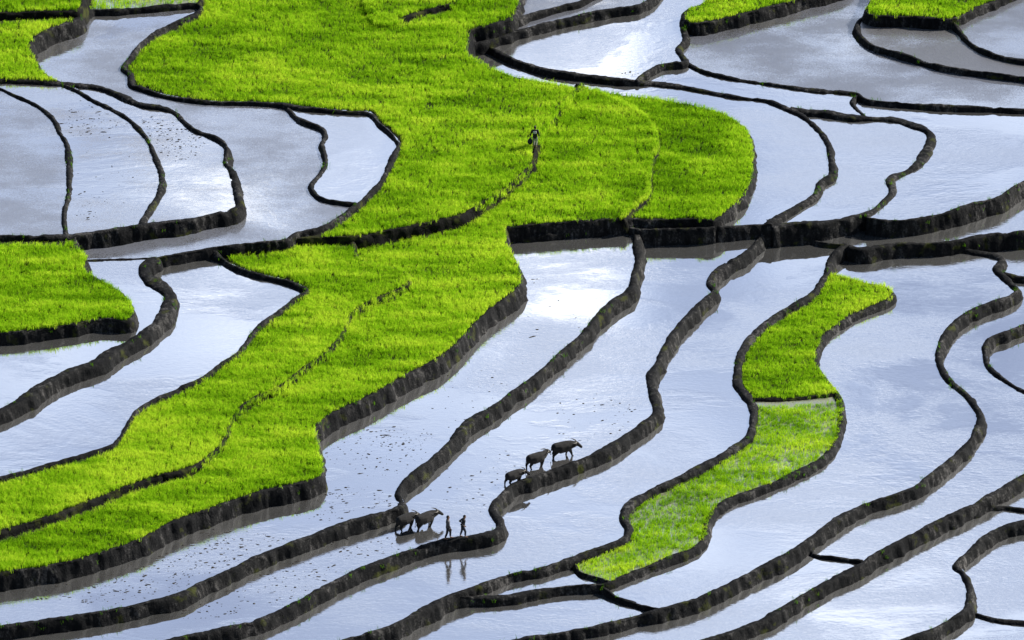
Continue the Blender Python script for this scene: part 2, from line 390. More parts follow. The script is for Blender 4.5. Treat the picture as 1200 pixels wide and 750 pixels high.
for b in BANK:
    b['line'] = smooth_line(b['pts'])
    b['hw'] = max(0.10, b['hw'] * 0.74)

# where a bank ends against another one, the two meet
for b in BANK:
    b['ties'] = []
    for e in (0, -1):
        p = b['line'][e]
        best, bd = None, 16.0
        for c in BANK:
            if c is b or 'levels' in c: continue
            dd = np.linalg.norm(c['line'] - p, axis=1)
            q = int(dd.argmin())
            if dd[q] < bd: bd, best = dd[q], c['line'][q]
        if best is not None: b['ties'].append(np.array([p, best]))

# ---- which paddy each spot of the map belongs to
X0, Y0, X1, Y1, ST = -160, -120, 1360, 870, 1
NX, NY = (X1 - X0) // ST, (Y1 - Y0) // ST
lab = -np.ones((NY, NX), np.int32)
bar = np.zeros((NY, NX), bool)
for b in BANK:
    if 'levels' in b: continue
    for a, c in list(zip(b['line'][:-1], b['line'][1:])) + [tuple(t_) for t_ in b['ties']]:
        k = max(2, int(np.linalg.norm(c - a) / 0.4))
        for t in np.linspace(0, 1, 2 * k):
            x, y = a + (c - a) * t
            i, j = int((x - X0) // ST), int((y - Y0) // ST)
            if 0 <= i < NX and 0 <= j < NY: bar[j, i] = True
names = list(PADDY)
lev = np.array([PADDY[n][2] for n in names])
for k, n in enumerate(names):
    sx, sy = PADDY[n][:2]
    i, j = int((sx - X0) // ST), int((sy - Y0) // ST)
    if bar[j, i] or lab[j, i] >= 0:
        print('SEED CLASH', n, names[lab[j, i]] if lab[j, i] >= 0 else 'bank')
        continue
    dq = deque([(j, i)]); lab[j, i] = k
    while dq:
        j, i = dq.popleft()
        for jj, ii in ((j - 1, i), (j + 1, i), (j, i - 1), (j, i + 1)):
            if 0 <= jj < NY and 0 <= ii < NX and lab[jj, ii] < 0 and not bar[jj, ii]:
                lab[jj, ii] = k; dq.append((jj, ii))
for it in range(400):
    if (lab >= 0).all(): break
    for dy, dx in ((0, 1), (0, -1), (1, 0), (-1, 0)):
        sh = np.roll(lab, (dy, dx), (0, 1))
        if dy == 1: sh[0] = -1
        if dy == -1: sh[-1] = -1
        if dx == 1: sh[:, 0] = -1
        if dx == -1: sh[:, -1] = -1
        m = (lab < 0) & (sh >= 0)
        lab[m] = sh[m]
levmap = lev[lab]
HUMPLESS = np.array([PADDY[n][3] == 'rice' for n in names])
ISRICE = np.array([PADDY[n][3].startswith('rice') for n in names])


def label_at(px, py):
    i = np.clip(((np.asarray(px) - X0) // ST).astype(int), 0, NX - 1)
    j = np.clip(((np.asarray(py) - Y0) // ST).astype(int), 0, NY - 1)
    return lab[j, i]


# ------------------------------------------------------------------ water and soil sheets
def sheet(k):
    m = lab == k
    z = lev[k]
    grow = m.copy()
    for it in range(12):
        g2 = grow.copy()
        g2[1:] |= grow[:-1]; g2[:-1] |= grow[1:]; g2[:, 1:] |= grow[:, :-1]; g2[:, :-1] |= grow[:, 1:]
        add = g2 & ~grow
        if it >= 1: add &= levmap > z + 0.12
        grow |= add
    vs, fs = [], []
    for j in np.nonzero(grow.any(1))[0]:
        row = grow[j].astype(np.int8)
        d = np.diff(np.concatenate([[0], row, [0]]))
        for a, b in zip(np.nonzero(d == 1)[0], np.nonzero(d == -1)[0]):
            xa, xb, ya, yb = X0 + a * ST, X0 + b * ST, Y0 + j * ST, Y0 + (j + 1) * ST
            n = len(vs)
            vs += [(xa, yb), (xb, yb), (xb, ya), (xa, ya)]
            fs.append((n, n + 1, n + 2, n + 3))
    vs = np.array(vs, float)
    w = ground(vs[:, 0], vs[:, 1], np.full(len(vs), z))
    return w, fs


M_GRAIN = water_mat('grainy_shallow_water', muddy=0.5, bump=0.012, gloss=0.55, muddy_col=(0.115, 0.122, 0.15))
WMAT = {'grain': M_GRAIN, 'water': M_WATER, 'silt': M_SILT, 'mix1': M_GRAIN, 'grey': M_GREY, 'wetmud': M_WETMUD}
for k, n in enumerate(names):
    kind = PADDY[n][3]
    if not (lab == k).any(): continue
    w, fs = sheet(k)
    if kind.startswith('rice'):
        o = mesh_obj('ground', w, fs, M_SEED if kind == 'ricewet' else M_SOIL)
    else:
        o = mesh_obj('water', w, fs, WMAT[kind])
    o['kind'] = 'structure'

# the hillside under and around the terraces
pl_n = 60
gx = np.linspace(-700, 700, pl_n); gy = np.linspace(-650, 900, pl_n)
hv = [(x, y, min(-8.5 + 0.055 * y - 0.035 * x, 60) - 1.0) for y in gy for x in gx]
hf = [(j * pl_n + i, j * pl_n + i + 1, (j + 1) * pl_n + i + 1, (j + 1) * pl_n + i) for j in range(pl_n - 1) for i in range(pl_n - 1)]
o = mesh_obj('terrain', hv, hf, M_SOIL)
o['kind'] = 'structure'


# ------------------------------------------------------------------ mud banks
def nz(x, y, z):
    return noise.noise(Vector((x, y, z)))


WEEDS = []


def build_bank(b, idx):
    ln = b['line']
    # even steps along the line as walked on the ground
    m = (ln[:, 0] > X0 - 20) & (ln[:, 0] < X1 + 20) & (ln[:, 1] > Y0 - 20) & (ln[:, 1] < Y1 + 20)
    ln = ln[m]
    d = np.gradient(ln, axis=0)
    d /= np.maximum(1e-6, np.linalg.norm(d, axis=1))[:, None]
    nrm = np.stack([d[:, 1], -d[:, 0]], 1)           # left of travel when seen with y down -> (dy,-dx)
    la = label_at(ln[:, 0] + nrm[:, 0] * 5, ln[:, 1] + nrm[:, 1] * 5)
    lb = label_at(ln[:, 0] - nrm[:, 0] * 5, ln[:, 1] - nrm[:, 1] * 5)
    za, zb = lev[la].copy(), lev[lb].copy()
    ha = np.where(HUMPLESS[la], 0.08, max(0.1, b['hump'])); hb = np.where(HUMPLESS[lb], 0.08, max(0.1, b['hump']))
    if 'levels' in b:
        zc = np.full(len(ln), b['levels'][0] + b['hump'])
        za = np.full(len(ln), -0.1); zb = lev[lb] if lev[lb].mean() < lev[la].mean() else lev[la]
        if lev[lb].mean() > lev[la].mean(): za, zb = zb, za
    else:
        zc = np.maximum(za + ha, zb + hb)

    def sm(a, n=9):
        p = np.pad(a, n, mode='edge')
        return np.convolve(p, np.ones(2 * n + 1) / (2 * n + 1), 'valid')
    zc, za, zb = sm(zc), sm(za), sm(zb)
    P = ground(ln[:, 0], ln[:, 1], zc)
    seg = np.linalg.norm(np.diff(P[:, :2], axis=0), axis=1)
    s = np.concatenate([[0], np.cumsum(seg)])
    n = max(4, int(s[-1] / 0.17))
    t = np.linspace(0, s[-1], n)
    C = np.stack([np.interp(t, s, P[:, i]) for i in range(3)], 1)
    PY = np.interp(t, s, ln[:, 1])
    zc = C[:, 2]; za = np.interp(t, s, za); zb = np.interp(t, s, zb)
    # soften the centre line a little, then take its normal on the ground
    for it in range(2):
        C[1:-1, :2] = 0.25 * C[:-2, :2] + 0.5 * C[1:-1, :2] + 0.25 * C[2:, :2]
    tg = np.gradient(C[:, :2], axis=0)
    for it in range(6):
        tg[1:-1] = 0.25 * tg[:-2] + 0.5 * tg[1:-1] + 0.25 * tg[2:]
    tg /= np.maximum(1e-6, np.linalg.norm(tg, axis=1))[:, None]
    nl = np.stack([-tg[:, 1], tg[:, 0]], 1)          # left on the ground (matches side a)
    fr = [0.22, 0.45, 0.7, 0.9, 1.0, 1.18]
    vs, fs = [], []
    np_ = 0
    sd = idx * 7.31
    for i in range(n):
        x, y = C[i, 0], C[i, 1]
        wv = 0.8 + 0.5 * nz(x * 0.5, y * 0.5, sd) + 0.25 * nz(x * 1.7, y * 1.7, sd)
        hw = b['hw'] * max(0.55, wv + 0.2 + 0.5 * nz(x * 0.25, y * 0.25, sd + 9))
        if 'narrow' in b and PY[i] < b['narrow']: hw *= 0.4
        top = zc[i] + 0.07 * nz(x * 0.7, y * 0.7, sd + 3) + 0.05 * nz(x * 2.6, y * 2.6, sd)
        top -= 0.35 * max(0.0, nz(x * 0.9, y * 0.9, sd + 21) - 0.42) * min(1.0, b['hump'] / 0.15)      # slumped and breached spots
        row = []
        for side, zs in ((1, za[i]), (-1, zb[i])):
            h = max(0.05, top - zs)
            sl = 0.22 + 0.14 * nz(x * 0.9, y * 0.9, sd + side)
            pr = [(hw * 0.7, -0.008), (hw, -0.05 - 0.05 * h)]
            for f in fr:
                pr.append((hw + 0.05 + sl * h * f + 0.12 * max(0, f - 0.8), -(0.06 + 0.05 * h) - (h - 0.06 - 0.05 * h) * f - (0.25 if f > 1.05 else 0)))
            pts = []
            for q, (dd, dz) in enumerate(pr):
                px, py, pz = x + nl[i, 0] * side * dd, y + nl[i, 1] * side * dd, top + dz
                a = 0.0 if q == 0 else min(1.0, h * 1.6)
                kx = (0.15 * nz(px * 1.1, py * 1.3, pz * 0.6 + sd) + 0.09 * nz(x * 3.1, y * 3.1, sd + side) + 0.06 * nz(px * 4.6, py * 4.6, pz * 2.0)) * a
                kz = 0.05 * nz(px * 4.0 + 9, py * 4.0, pz * 3.0) * (1 if q > 0 else 0.5)
                pts.append((px + nl[i, 0] * side * kx, py + nl[i, 1] * side * kx, pz + kz))
            row.append(pts)
        full = row[0][::-1] + [(x, y, top + 0.03 * nz(x * 5, y * 5, sd))] + row[1]
        np_ = len(full)
        if nz(x * 0.35, y * 0.35, 77 + sd) > 0.12 and random.random() < 0.22:
            WEEDS.append(full[random.choice((4, 5, 6, 6, 7, 8, 8, 9, 10, 11, 12))])
        vs += full
    for i in range(n - 1):
        for q in range(np_ - 1):
            a = i * np_ + q
            fs.append((a, a + np_, a + np_ + 1, a + 1))
    fs.append(tuple(range(np_)))
    fs.append(tuple((n - 1) * np_ + q for q in range(np_ - 1, -1, -1)))
    o = mesh_obj('mud_bank', vs, fs, M_STEP if (ISRICE[la].mean() > 0.6 and ISRICE[lb].mean() > 0.6) else M_BANK, smooth=True)
    tag(o, b['label'], 'mud bank', 'mud banks between the terraces')


for i, b in enumerate(BANK):
    build_bank(b, i)


# ------------------------------------------------------------------ rice
def fbm(x, y, s, seed):
    r = np.random.default_rng(seed)
    t = r.random((64, 64))
    tot = np.zeros_like(x); amp = 1; norm = 0
    for o_ in range(4):
        u, v = x * s, y * s
        i, j = np.floor(u).astype(int), np.floor(v).astype(int)
        fu, fv = u - i, v - j
        fu, fv = fu * fu * (3 - 2 * fu), fv * fv * (3 - 2 * fv)
        g = lambda a, b_: t[b_ % 64, a % 64]
        tot += amp * ((g(i, j) * (1 - fu) + g(i + 1, j) * fu) * (1 - fv) + (g(i, j + 1) * (1 - fu) + g(i + 1, j + 1) * fu) * fv)
        norm += amp; amp *= 0.55; s *= 2.1
    return tot / norm


owner = {'dark earth step across the central rice below the lone farmer': 'G4b', 'grassed over step near the rounded right end of the central rice': 'G7',
         'short dark step in the rice near the top edge': 'G4',
         'long earth step splitting the lower rice strip lengthwise': 'G4b'}


def rice(k, label, density, height, patchy=0.0, toneoff=0.0):
    jj, ii = np.nonzero(lab == k)
    px0, py0 = X0 + ii * ST, Y0 + jj * ST
    inside = (px0 > -70) & (px0 < 1270) & (py0 > -50) & (py0 < 800)
    px0, py0 = px0[inside], py0[inside]
    if len(px0) == 0: return
    cell = 1.0 / (17.0 * 17.0 * math.sin(PITCH)) * ST * ST     # m2 per map cell
    cnt = rng.poisson(density * cell, len(px0))
    px = np.repeat(px0, cnt) + rng.random(cnt.sum()) * ST
    py = np.repeat(py0, cnt) + rng.random(cnt.sum()) * ST
    z = lev[k]
    keep = np.ones(len(px), bool)
    # rice crowds some stretches of a step and leaves others open
    open_ = 9.0 if names[k] == 'G4b' else 7.0
    open_ = open_ - np.where((px > 225) & (px < 520) & (py < 545) & (py > 300), 14.0 * (rng.random(len(px)) < 0.22), 0) - np.where((py < 232) & (px > 560), 9.0, 0)
    for kk in (2, 4, 6, 8, 10, 12, 14, 16, 18, 21, 24):
        l2 = label_at(px, py - kk)
        dlt = lev[l2] + np.where(ISRICE[l2], 0.05, 0.22) - z
        keep &= ~((l2 != k) & (dlt > 0.12) & (kk < dlt * 14 + open_))
        if names[k] == 'G8b' and kk < 11: keep &= l2 != names.index('G8')
    for dx in (-4, 4):
        l2 = label_at(px + dx, py)
        keep &= ~((l2 != k) & (lev[l2] + np.where(ISRICE[l2], 0.05, 0.2) - z > 0.15))
    keep &= ~((np.abs(px - 626) < 3.2) & (np.abs(py - 179) < 11))
    px, py = px[keep], py[keep]
    st_ = rng.random(len(px)) < 0.2
    px = px + st_ * rng.uniform(-2.6, 2.6, len(px)); py = py + st_ * rng.uniform(-2.6, 2.6, len(px))
    zz = np.full(len(px), z); tadd = np.zeros(len(px))
    # steps that the rice has grown over
    for b in BANK:
        if 'planted' not in b or owner.get(b['label']) != names[k]: continue
        for y0_, y1_, den, x0_, x1_ in b['planted']:
            ln = b['line']
            ln = ln[(ln[:, 1] > y0_) & (ln[:, 1] < y1_) & (ln[:, 0] > x0_) & (ln[:, 0] < x1_)]
            rp = np.repeat(ln[rng.random(len(ln)) < 0.8], den, 0)
            ridge = names[k] == 'G7'
            px = np.concatenate([px, rp[:, 0] + (rng.uniform(-4, 1.5, len(rp)) if ridge else rng.uniform(-6, 6, len(rp)))])
            py = np.concatenate([py, rp[:, 1] + (rng.uniform(-2, 2, len(rp)) if ridge else rng.uniform(-2, 9, len(rp)))])
            tadd = np.concatenate([tadd, np.full(len(rp), 0.3 if ridge else 0.0)])
            hi = max(lev[label_at(ln[:, 0] - 8, ln[:, 1] - 2)].max(), lev[label_at(ln[:, 0] + 8, ln[:, 1] - 2)].max()) if len(ln) else z
            if ridge: hi = z + 0.28
            zz = np.concatenate([zz, rng.uniform(z, max(hi, z + 0.01), len(rp))])
    P = ground(px, py, zz)
    x, y = P[:, 0], P[:, 1]
    # growth varies in drifts and along the planted rows
    g1 = fbm(x, y, 0.22, k + 1)
    g2 = fbm(x * 0.42 + 0.10 * y, y * 1.5, 0.75, k + 11)
    g3 = fbm(x, y, 2.2, k + 23)
    vig = np.clip(0.55 * (g2 - 0.5) * 2.4 + 0.5 * (g1 - 0.5) * 2 + 0.45 * (g3 - 0.5) * 2, -1, 1)
    if patchy > 0:
        f = fbm(x * 0.7, y * 1.1, 0.55, k + 31) + 0.6 * (fbm(x, y, 1.9, k + 37) - 0.5)
        m = rng.random(len(x)) < np.clip((f - 0.20 - 0.22 * patchy * np.clip((py - 520) / 60.0, 0, 1)) * 5.5, 0.45, 1.0)
        x, y, vig, zz, g2 = x[m], y[m], vig[m], zz[m], g2[m]
    else:
        m = rng.random(len(x)) < np.clip(1.0 + 0.5 * vig, 0.82, 1)
        x, y, vig, zz, g2 = x[m], y[m], vig[m], zz[m], g2[m]
    nb = 8
    n = len(x) * nb
    bx = np.repeat(x, nb) + rng.normal(0, 0.055, n)
    by = np.repeat(y, nb) + rng.normal(0, 0.055, n)
    vg = np.repeat(vig, nb)
    hh = height * (0.97 + 0.32 * vg) * rng.uniform(0.7, 1.05, n)
    az = rng.uniform(0, 2 * math.pi, n)
    ln = hh * rng.uniform(0.15, 0.6, n)
    wx = 0.25 * height                                      # the breeze leans it all a little
    dx, dy = np.cos(az) * ln + wx * 0.5, np.sin(az) * ln - wx * 0.3
    wd = rng.uniform(0.006, 0.013, n)
    sa = az + math.pi / 2 + rng.normal(0, 0.6, n)
    sx, sy = np.cos(sa) * wd, np.sin(sa) * wd
    V = np.empty((n, 5, 3), np.float32)
    zb = np.repeat(zz, nb) - 0.03
    V[:, 0] = np.stack([bx - sx * 0.7, by - sy * 0.7, zb], 1)
    V[:, 1] = np.stack([bx + sx * 0.7, by + sy * 0.7, zb], 1)
    V[:, 2] = np.stack([bx + dx * 0.42 + sx, by + dy * 0.42 + sy, zb + hh * 0.72], 1)
    V[:, 3] = np.stack([bx + dx * 0.42 - sx, by + dy * 0.42 - sy, zb + hh * 0.72], 1)
    V[:, 4] = np.stack([bx + dx, by + dy, zb + hh * rng.uniform(0.85, 1.05, n)], 1)
    tone = np.clip(0.63 + toneoff + np.repeat(tadd[m], nb) + 0.25 * vg + 0.75 * (np.repeat(g2, nb) - 0.5) + 0.5 * (np.repeat(fbm(x, y, 0.12, k + 51), nb) - 0.5) + rng.normal(0, 0.12, n), 0, 1)
    base = (np.arange(n) * 5)[:, None]
    quads = (base + np.array([[0, 1, 2, 3]])).astype(np.int32)
    tris = (base + np.array([[3, 2, 4]])).astype(np.int32)
    me = bpy.data.meshes.new('rice_plants')
    me.vertices.add(n * 5)
    me.vertices.foreach_set('co', V.reshape(-1))
    loops = np.concatenate([quads, tris], 1).reshape(-1)
    me.loops.add(len(loops))
    me.loops.foreach_set('vertex_index', loops)
    me.polygons.add(2 * n)
    st = (np.arange(n) * 7)[:, None] + np.array([[0, 4]])
    me.polygons.foreach_set('loop_start', st.reshape(-1).astype(np.int32))
    me.update(calc_edges=True)
    at = me.attributes.new('tone', 'FLOAT', 'POINT')
    at.data.foreach_set('value', np.repeat(tone, 5).astype(np.float32))
    me.materials.append(M_RICE)
    me.validate()
    o = bpy.data.objects.new('rice_plants', me)
    COL.objects.link(o)
    tag(o, label, 'rice', None, 'stuff')
    print(names[k], len(x), 'tufts')


RICE = {
    'G1': ('bright rice in the farthest left corner above the dark step', 66, 0.42, 0, 0.0),
    'G2': ('bright rice left of the curved lit bank in the far left corner', 66, 0.38, 0, 0.12),
    'P0': ('thin patchy rice beyond the short dark end of the river shaped pond', 44, 0.35, 1.0, 0.1),
    'G3': ('bright rice on the rounded plot at the left edge', 66, 0.44, 0, 0.0),
    'G11': ('bright rice beyond the short dark step at the top edge', 62, 0.42, 0, 0.12),
    'G4': ('bright rice filling the big upper part of the central field left of the farmer', 64, 0.42, 0, 0.05),
    'G4b': ('bright rice from beside the lone farmer down the right half of the long lower strip', 64, 0.42, 0, 0.05),
    'G7': ('deep green rice on the rounded right end of the central field', 66, 0.44, 0, -0.08),
    'G5': ('bright rice on the left half of the long lower strip', 66, 0.42, 0, 0.14),
    'G8': ('bright rice on the upper plot of the narrow strip right of centre', 66, 0.36, 0, 0.05),
    'G8b': ('thin patchy rice on the lower plot of the narrow strip', 57, 0.32, 0.8, 0.05),
    'G9': ('bright rice on the far plot above a black wall right of centre', 66, 0.42, 0, 0.08),
    'G10': ('bright rice on the far plot at the upper right', 66, 0.42, 0, 0.05),
}
for nme, a in RICE.items():
    rice(names.index(nme), *a)


# sparse weeds along the banks
wv_, wf_, wt_ = [], [], []
for (x, y, z) in WEEDS:
    tn = random.uniform(0.0, 0.18)
    for q in range(random.randint(5, 12)):
        a = random.uniform(0, 6.283); h = random.uniform(0.08, 0.26); l_ = h * random.uniform(0.3, 1.1); w_ = random.uniform(0.006, 0.013)
        bx, by = x + random.gauss(0, 0.07), y + random.gauss(0, 0.07)
        cx, cy = math.cos(a), math.sin(a)
        i = len(wv_)
        wv_ += [(bx - cy * w_, by + cx * w_, z - 0.04), (bx + cy * w_, by - cx * w_, z - 0.04),
                (bx + cx * l_ * 0.4 + cy * w_, by + cy * l_ * 0.4 - cx * w_, z + h * 0.75), (bx + cx * l_ * 0.4 - cy * w_, by + cy * l_ * 0.4 + cx * w_, z + h * 0.75),
                (bx + cx * l_, by + cy * l_, z + h)]
        wf_ += [(i, i + 1, i + 2, i + 3), (i + 3, i + 2, i + 4)]
        wt_ += [tn] * 5
o = mesh_obj('weeds', wv_, wf_, M_RICE)
o.data.attributes.new('tone', 'FLOAT', 'POINT').data.foreach_set('value', np.array(wt_, np.float32))
tag(o, 'sparse short weeds growing here and there on the mud banks', 'weeds', None, 'stuff')


# ------------------------------------------------------------------ clods and stubble in the shallow water
def clods(name, label, spots):
    """spots: (px, py, radius px, count, paddy)"""
    vs, fs = [], []
    for cx, cy, rx, ry, cnt, pad in spots:
        k = names.index(pad)
        for c in range(int(cnt * 2.4)):
            for tries in range(8):
                a, r_ = random.uniform(0, 6.283), math.sqrt(random.random())
                px, py = cx + math.cos(a) * r_ * rx, cy + math.sin(a) * r_ * ry
                if label_at(px, py) == k and label_at(px, py - 7) == k and label_at(px, py + 5) == k: break
            else:
                continue
            p = G1(px, py, lev[k])
            s = random.choice((0.02, 0.025, 0.03, 0.04, 0.05, 0.075)) * random.uniform(0.7, 1.15)
            el = random.uniform(0.9, 1.9) if random.random() < 0.8 else random.uniform(2.0, 4.0); rz = random.gauss(0.15, 0.35)
            b0 = len(vs)
            m = 7
            for ring, (rr, hz) in enumerate(((1.0, -0.03), (0.72, 0.22), (0.3, 0.4))):
                for q in range(m):
                    t = q / m * 6.283 + ring * 0.3
                    j = random.uniform(0.65, 1.3)
                    lx, ly = math.cos(t) * s * el * rr * j, math.sin(t) * s * rr * j
                    vs.append((p.x + lx * math.cos(rz) - ly * math.sin(rz), p.y + lx * math.sin(rz) + ly * math.cos(rz), p.z + hz * s * random.uniform(0.8, 1.2)))
            for ring in range(2):
                for q in range(m):
                    a0 = b0 + ring * m + q; a1 = b0 + ring * m + (q + 1) % m
                    fs.append((a0, a1, a1 + m, a0 + m))
            fs.append(tuple(b0 + 2 * m + q for q in range(m)))
    o = mesh_obj(name, vs, fs, M_CLOD)
    tag(o, label, 'mud clods', None, 'stuff')


clods('mud_clods', 'dark mud clods dotting the shallow water beside the long lower rice strip',
      [(440, 530, 60, 28, 60, 'A'), (470, 515, 40, 16, 25, 'A'), (400, 590, 70, 22, 70, 'A'), (250, 650, 110, 30, 130, 'A'), (120, 690, 120, 18, 110, 'A'), (560, 470, 60, 40, 14, 'A'), (640, 380, 50, 60, 12, 'A')])
clods('mud_clods', 'mud clods in the pond in front of the long bank behind the pair of buffaloes',
      [(330, 680, 80, 30, 60, 'B'), (420, 640, 50, 16, 30, 'B'), (230, 715, 60, 10, 30, 'B'), (560, 560, 60, 40, 26, 'B'), (690, 490, 50, 30, 22, 'B'), (740, 480, 10, 6, 4, 'B')])
clods('mud_clods', 'mud clods and stubble in the far left silty ponds',
      [(210, 165, 30, 24, 60, 'Pb2'), (180, 150, 20, 14, 25, 'Pb2'), (110, 140, 40, 24, 45, 'Pb'), (120, 210, 45, 40, 18, 'Pb'), (100, 250, 20, 8, 8, 'Pb'), (740, 88, 25, 4, 8, 'P15')])


# ------------------------------------------------------------------ animals and people
def flesh(name, verts, edges, radii, mat, parent=None, voxel=0.03, upright=False, smooth=4):
    """one continuous surface grown over a jointed skeleton: radii are (tall, wide) for a level trunk, (deep, wide) for an upright one"""
    bm = bmesh.new()
    trip = []
    for r in radii:
        a, b_ = r if isinstance(r, tuple) else (r, r)
        trip.append(Vector((a, b_, min(a, b_))) if upright else Vector(((a + b_) / 2, b_, a)))
    for i, k in edges:
        A, B_ = Vector(verts[i]), Vector(verts[k])
        step = max(0.010, 0.4 * min(min(trip[i]), min(trip[k])))
        n = max(1, int((B_ - A).length / step) + 1)
        for q in range(n + 1):
            t = q / n
            c, r = A.lerp(B_, t), trip[i].lerp(trip[k], t)
            bmesh.ops.create_icosphere(bm, subdivisions=2, radius=1.0, matrix=Matrix.Translation(c) @ Matrix.Diagonal((r.x, r.y, r.z, 1)))
    me = bpy.data.meshes.new(name)
    bm.to_mesh(me); bm.free()
    o = bpy.data.objects.new(name, me)
    COL.objects.link(o)
    md = o.modifiers.new('remesh', 'REMESH'); md.mode = 'VOXEL'; md.voxel_size = voxel; md.use_smooth_shade = True
    sm_ = o.modifiers.new('smooth', 'SMOOTH'); sm_.factor = 0.5; sm_.iterations = smooth
    dg = bpy.context.evaluated_depsgraph_get()
    dg.update()
    m2 = bpy.data.meshes.new_from_object(o.evaluated_get(dg))
    m2.name = name
    o.modifiers.clear()
    o.data = m2
    m2.materials.clear(); m2.materials.append(mat)
    m2.polygons.foreach_set('use_smooth', [True] * len(m2.polygons))
    if parent: o.parent = parent
    return o


def buffalo(px, py, pad, heading, scale, gait, label, head_turn=0.0, head_drop=0.0):
    z = lev[names.index(pad)]
    root = empty('water_buffalo', G1(px, py, z - 0.08), heading)
    root.scale = (scale,) * 3
    tag(root, label, 'buffalo', 'water buffaloes in the flooded paddies')
    V, E, Rr = [], [], []

    def v(x, y, zz, r, prev=None):
        V.append((x, y, zz)); Rr.append(r)
        if prev is not None: E.append((prev, len(V) - 1))
        return len(V) - 1
    # trunk: deep chest, belly, high hips, from the pelvis forward
    pel = v(-0.62, 0, 0.98, (0.39, 0.36))
    bel = v(-0.22, 0, 0.90, (0.47, 0.47), pel)
    che = v(0.22, 0, 0.92, (0.46, 0.43), bel)
    sho = v(0.58, 0, 0.99, (0.37, 0.31), che)
    ct, st = math.cos(head_turn), math.sin(head_turn)

    def hd(x, zz): return (0.62 + x * ct, x * st, zz - head_drop * x)
    n1 = v(*hd(0.26, 1.06), (0.27, 0.21), sho)
    h1 = v(*hd(0.48, 1.14), (0.175, 0.16), n1)
    h2 = v(*hd(0.66, 1.02), (0.135, 0.12), h1)
    v(*hd(0.82, 0.88), (0.11, 0.10), h2)
    # rump and hanging tail
    t0 = v(-0.86, 0, 1.08, 0.14, pel)
    t1 = v(-0.99, 0, 0.92, 0.035, t0)
    t2 = v(-1.02, 0.03, 0.62, 0.028, t1)
    v(-1.01, 0.04, 0.42, 0.045, t2)
    for sgn, fa, ba in ((1, gait[0], gait[2]), (-1, gait[1], gait[3])):
        # foreleg: elbow, knee (wrist), fetlock, hoof
        a = v(0.45, 0.20 * sgn, 0.74, 0.17, che)
        k = v(0.45 + 0.16 * fa, 0.20 * sgn, 0.40, 0.10, a)
        f = v(0.43 + 0.34 * fa - 0.08 * abs(fa), 0.20 * sgn, 0.12, 0.06, k)
        v(0.48 + 0.36 * fa, 0.20 * sgn, 0.02, 0.075, f)
        # hind leg: stifle forward, hock back, cannon down
        s_ = v(-0.52 + 0.10 * ba, 0.20 * sgn, 0.72, 0.17, pel)
        h = v(-0.78 + 0.22 * ba, 0.20 * sgn, 0.42, 0.10, s_)
        c = v(-0.74 + 0.36 * ba, 0.20 * sgn, 0.12, 0.06, h)
        v(-0.68 + 0.38 * ba, 0.20 * sgn, 0.02, 0.075, c)
    flesh('body', V, E, Rr, M_HIDE, root, 0.028)
    # horns sweep out and back from the poll
    for sgn in (1, -1):
        hv = []
        for x, yy, zz in ((0.44, 0.08, 1.27), (0.36, 0.26, 1.29), (0.20, 0.36, 1.31), (0.02, 0.36, 1.36)):
            bx, by = x * ct - yy * sgn * st, x * st + yy * sgn * ct
            hv.append((0.62 + bx, by, zz - head_drop * x))
        flesh('horn', hv, [(0, 1), (1, 2), (2, 3)], [0.055, 0.048, 0.036, 0.014], M_HORN, root, 0.014, smooth=2)
        ev = []
        for x, yy, zz in ((0.42, 0.13, 1.15), (0.38, 0.27, 1.13), (0.36, 0.36, 1.08)):
            bx, by = x * ct - yy * sgn * st, x * st + yy * sgn * ct
            ev.append((0.62 + bx, by, zz - head_drop * x))
        flesh('ear', ev, [(0, 1), (1, 2)], [(0.03, 0.02), (0.06, 0.03), (0.025, 0.015)], M_HIDE, root, 0.014, smooth=2)
    return root


H0 = math.atan2(1, 1.15)
buffalo(660, 536, 'B', R(22), 0.87, (-0.3, 0.9, 0.1, -0.5), 'largest dark buffalo leading the trio, head stretched forward to the right', 0.05 - R(20), 0.15)
buffalo(629, 548, 'B', R(30), 0.82, (0.3, -0.2, -0.3, 0.3), 'middle buffalo of the trio by the bank, head turned away', R(18), -0.1)
buffalo(603, 567, 'B', R(34), 0.74, (0.2, -0.4, -0.5, 0.6), 'smallest buffalo at the back of the trio, nearest the bank corner', -R(35), 0.1)
buffalo(499, 619, 'B', R(40), 0.86, (0.2, -0.4, 0.5, -0.4), 'front buffalo of the pair beside the two walking people', -R(25), 0.0)
buffalo(476, 620, 'B', R(38), 0.82, (0.5, -0.3, -0.5, 0.4), 'rear buffalo of the pair, close to the end of the long bank', -R(20), 0.2)


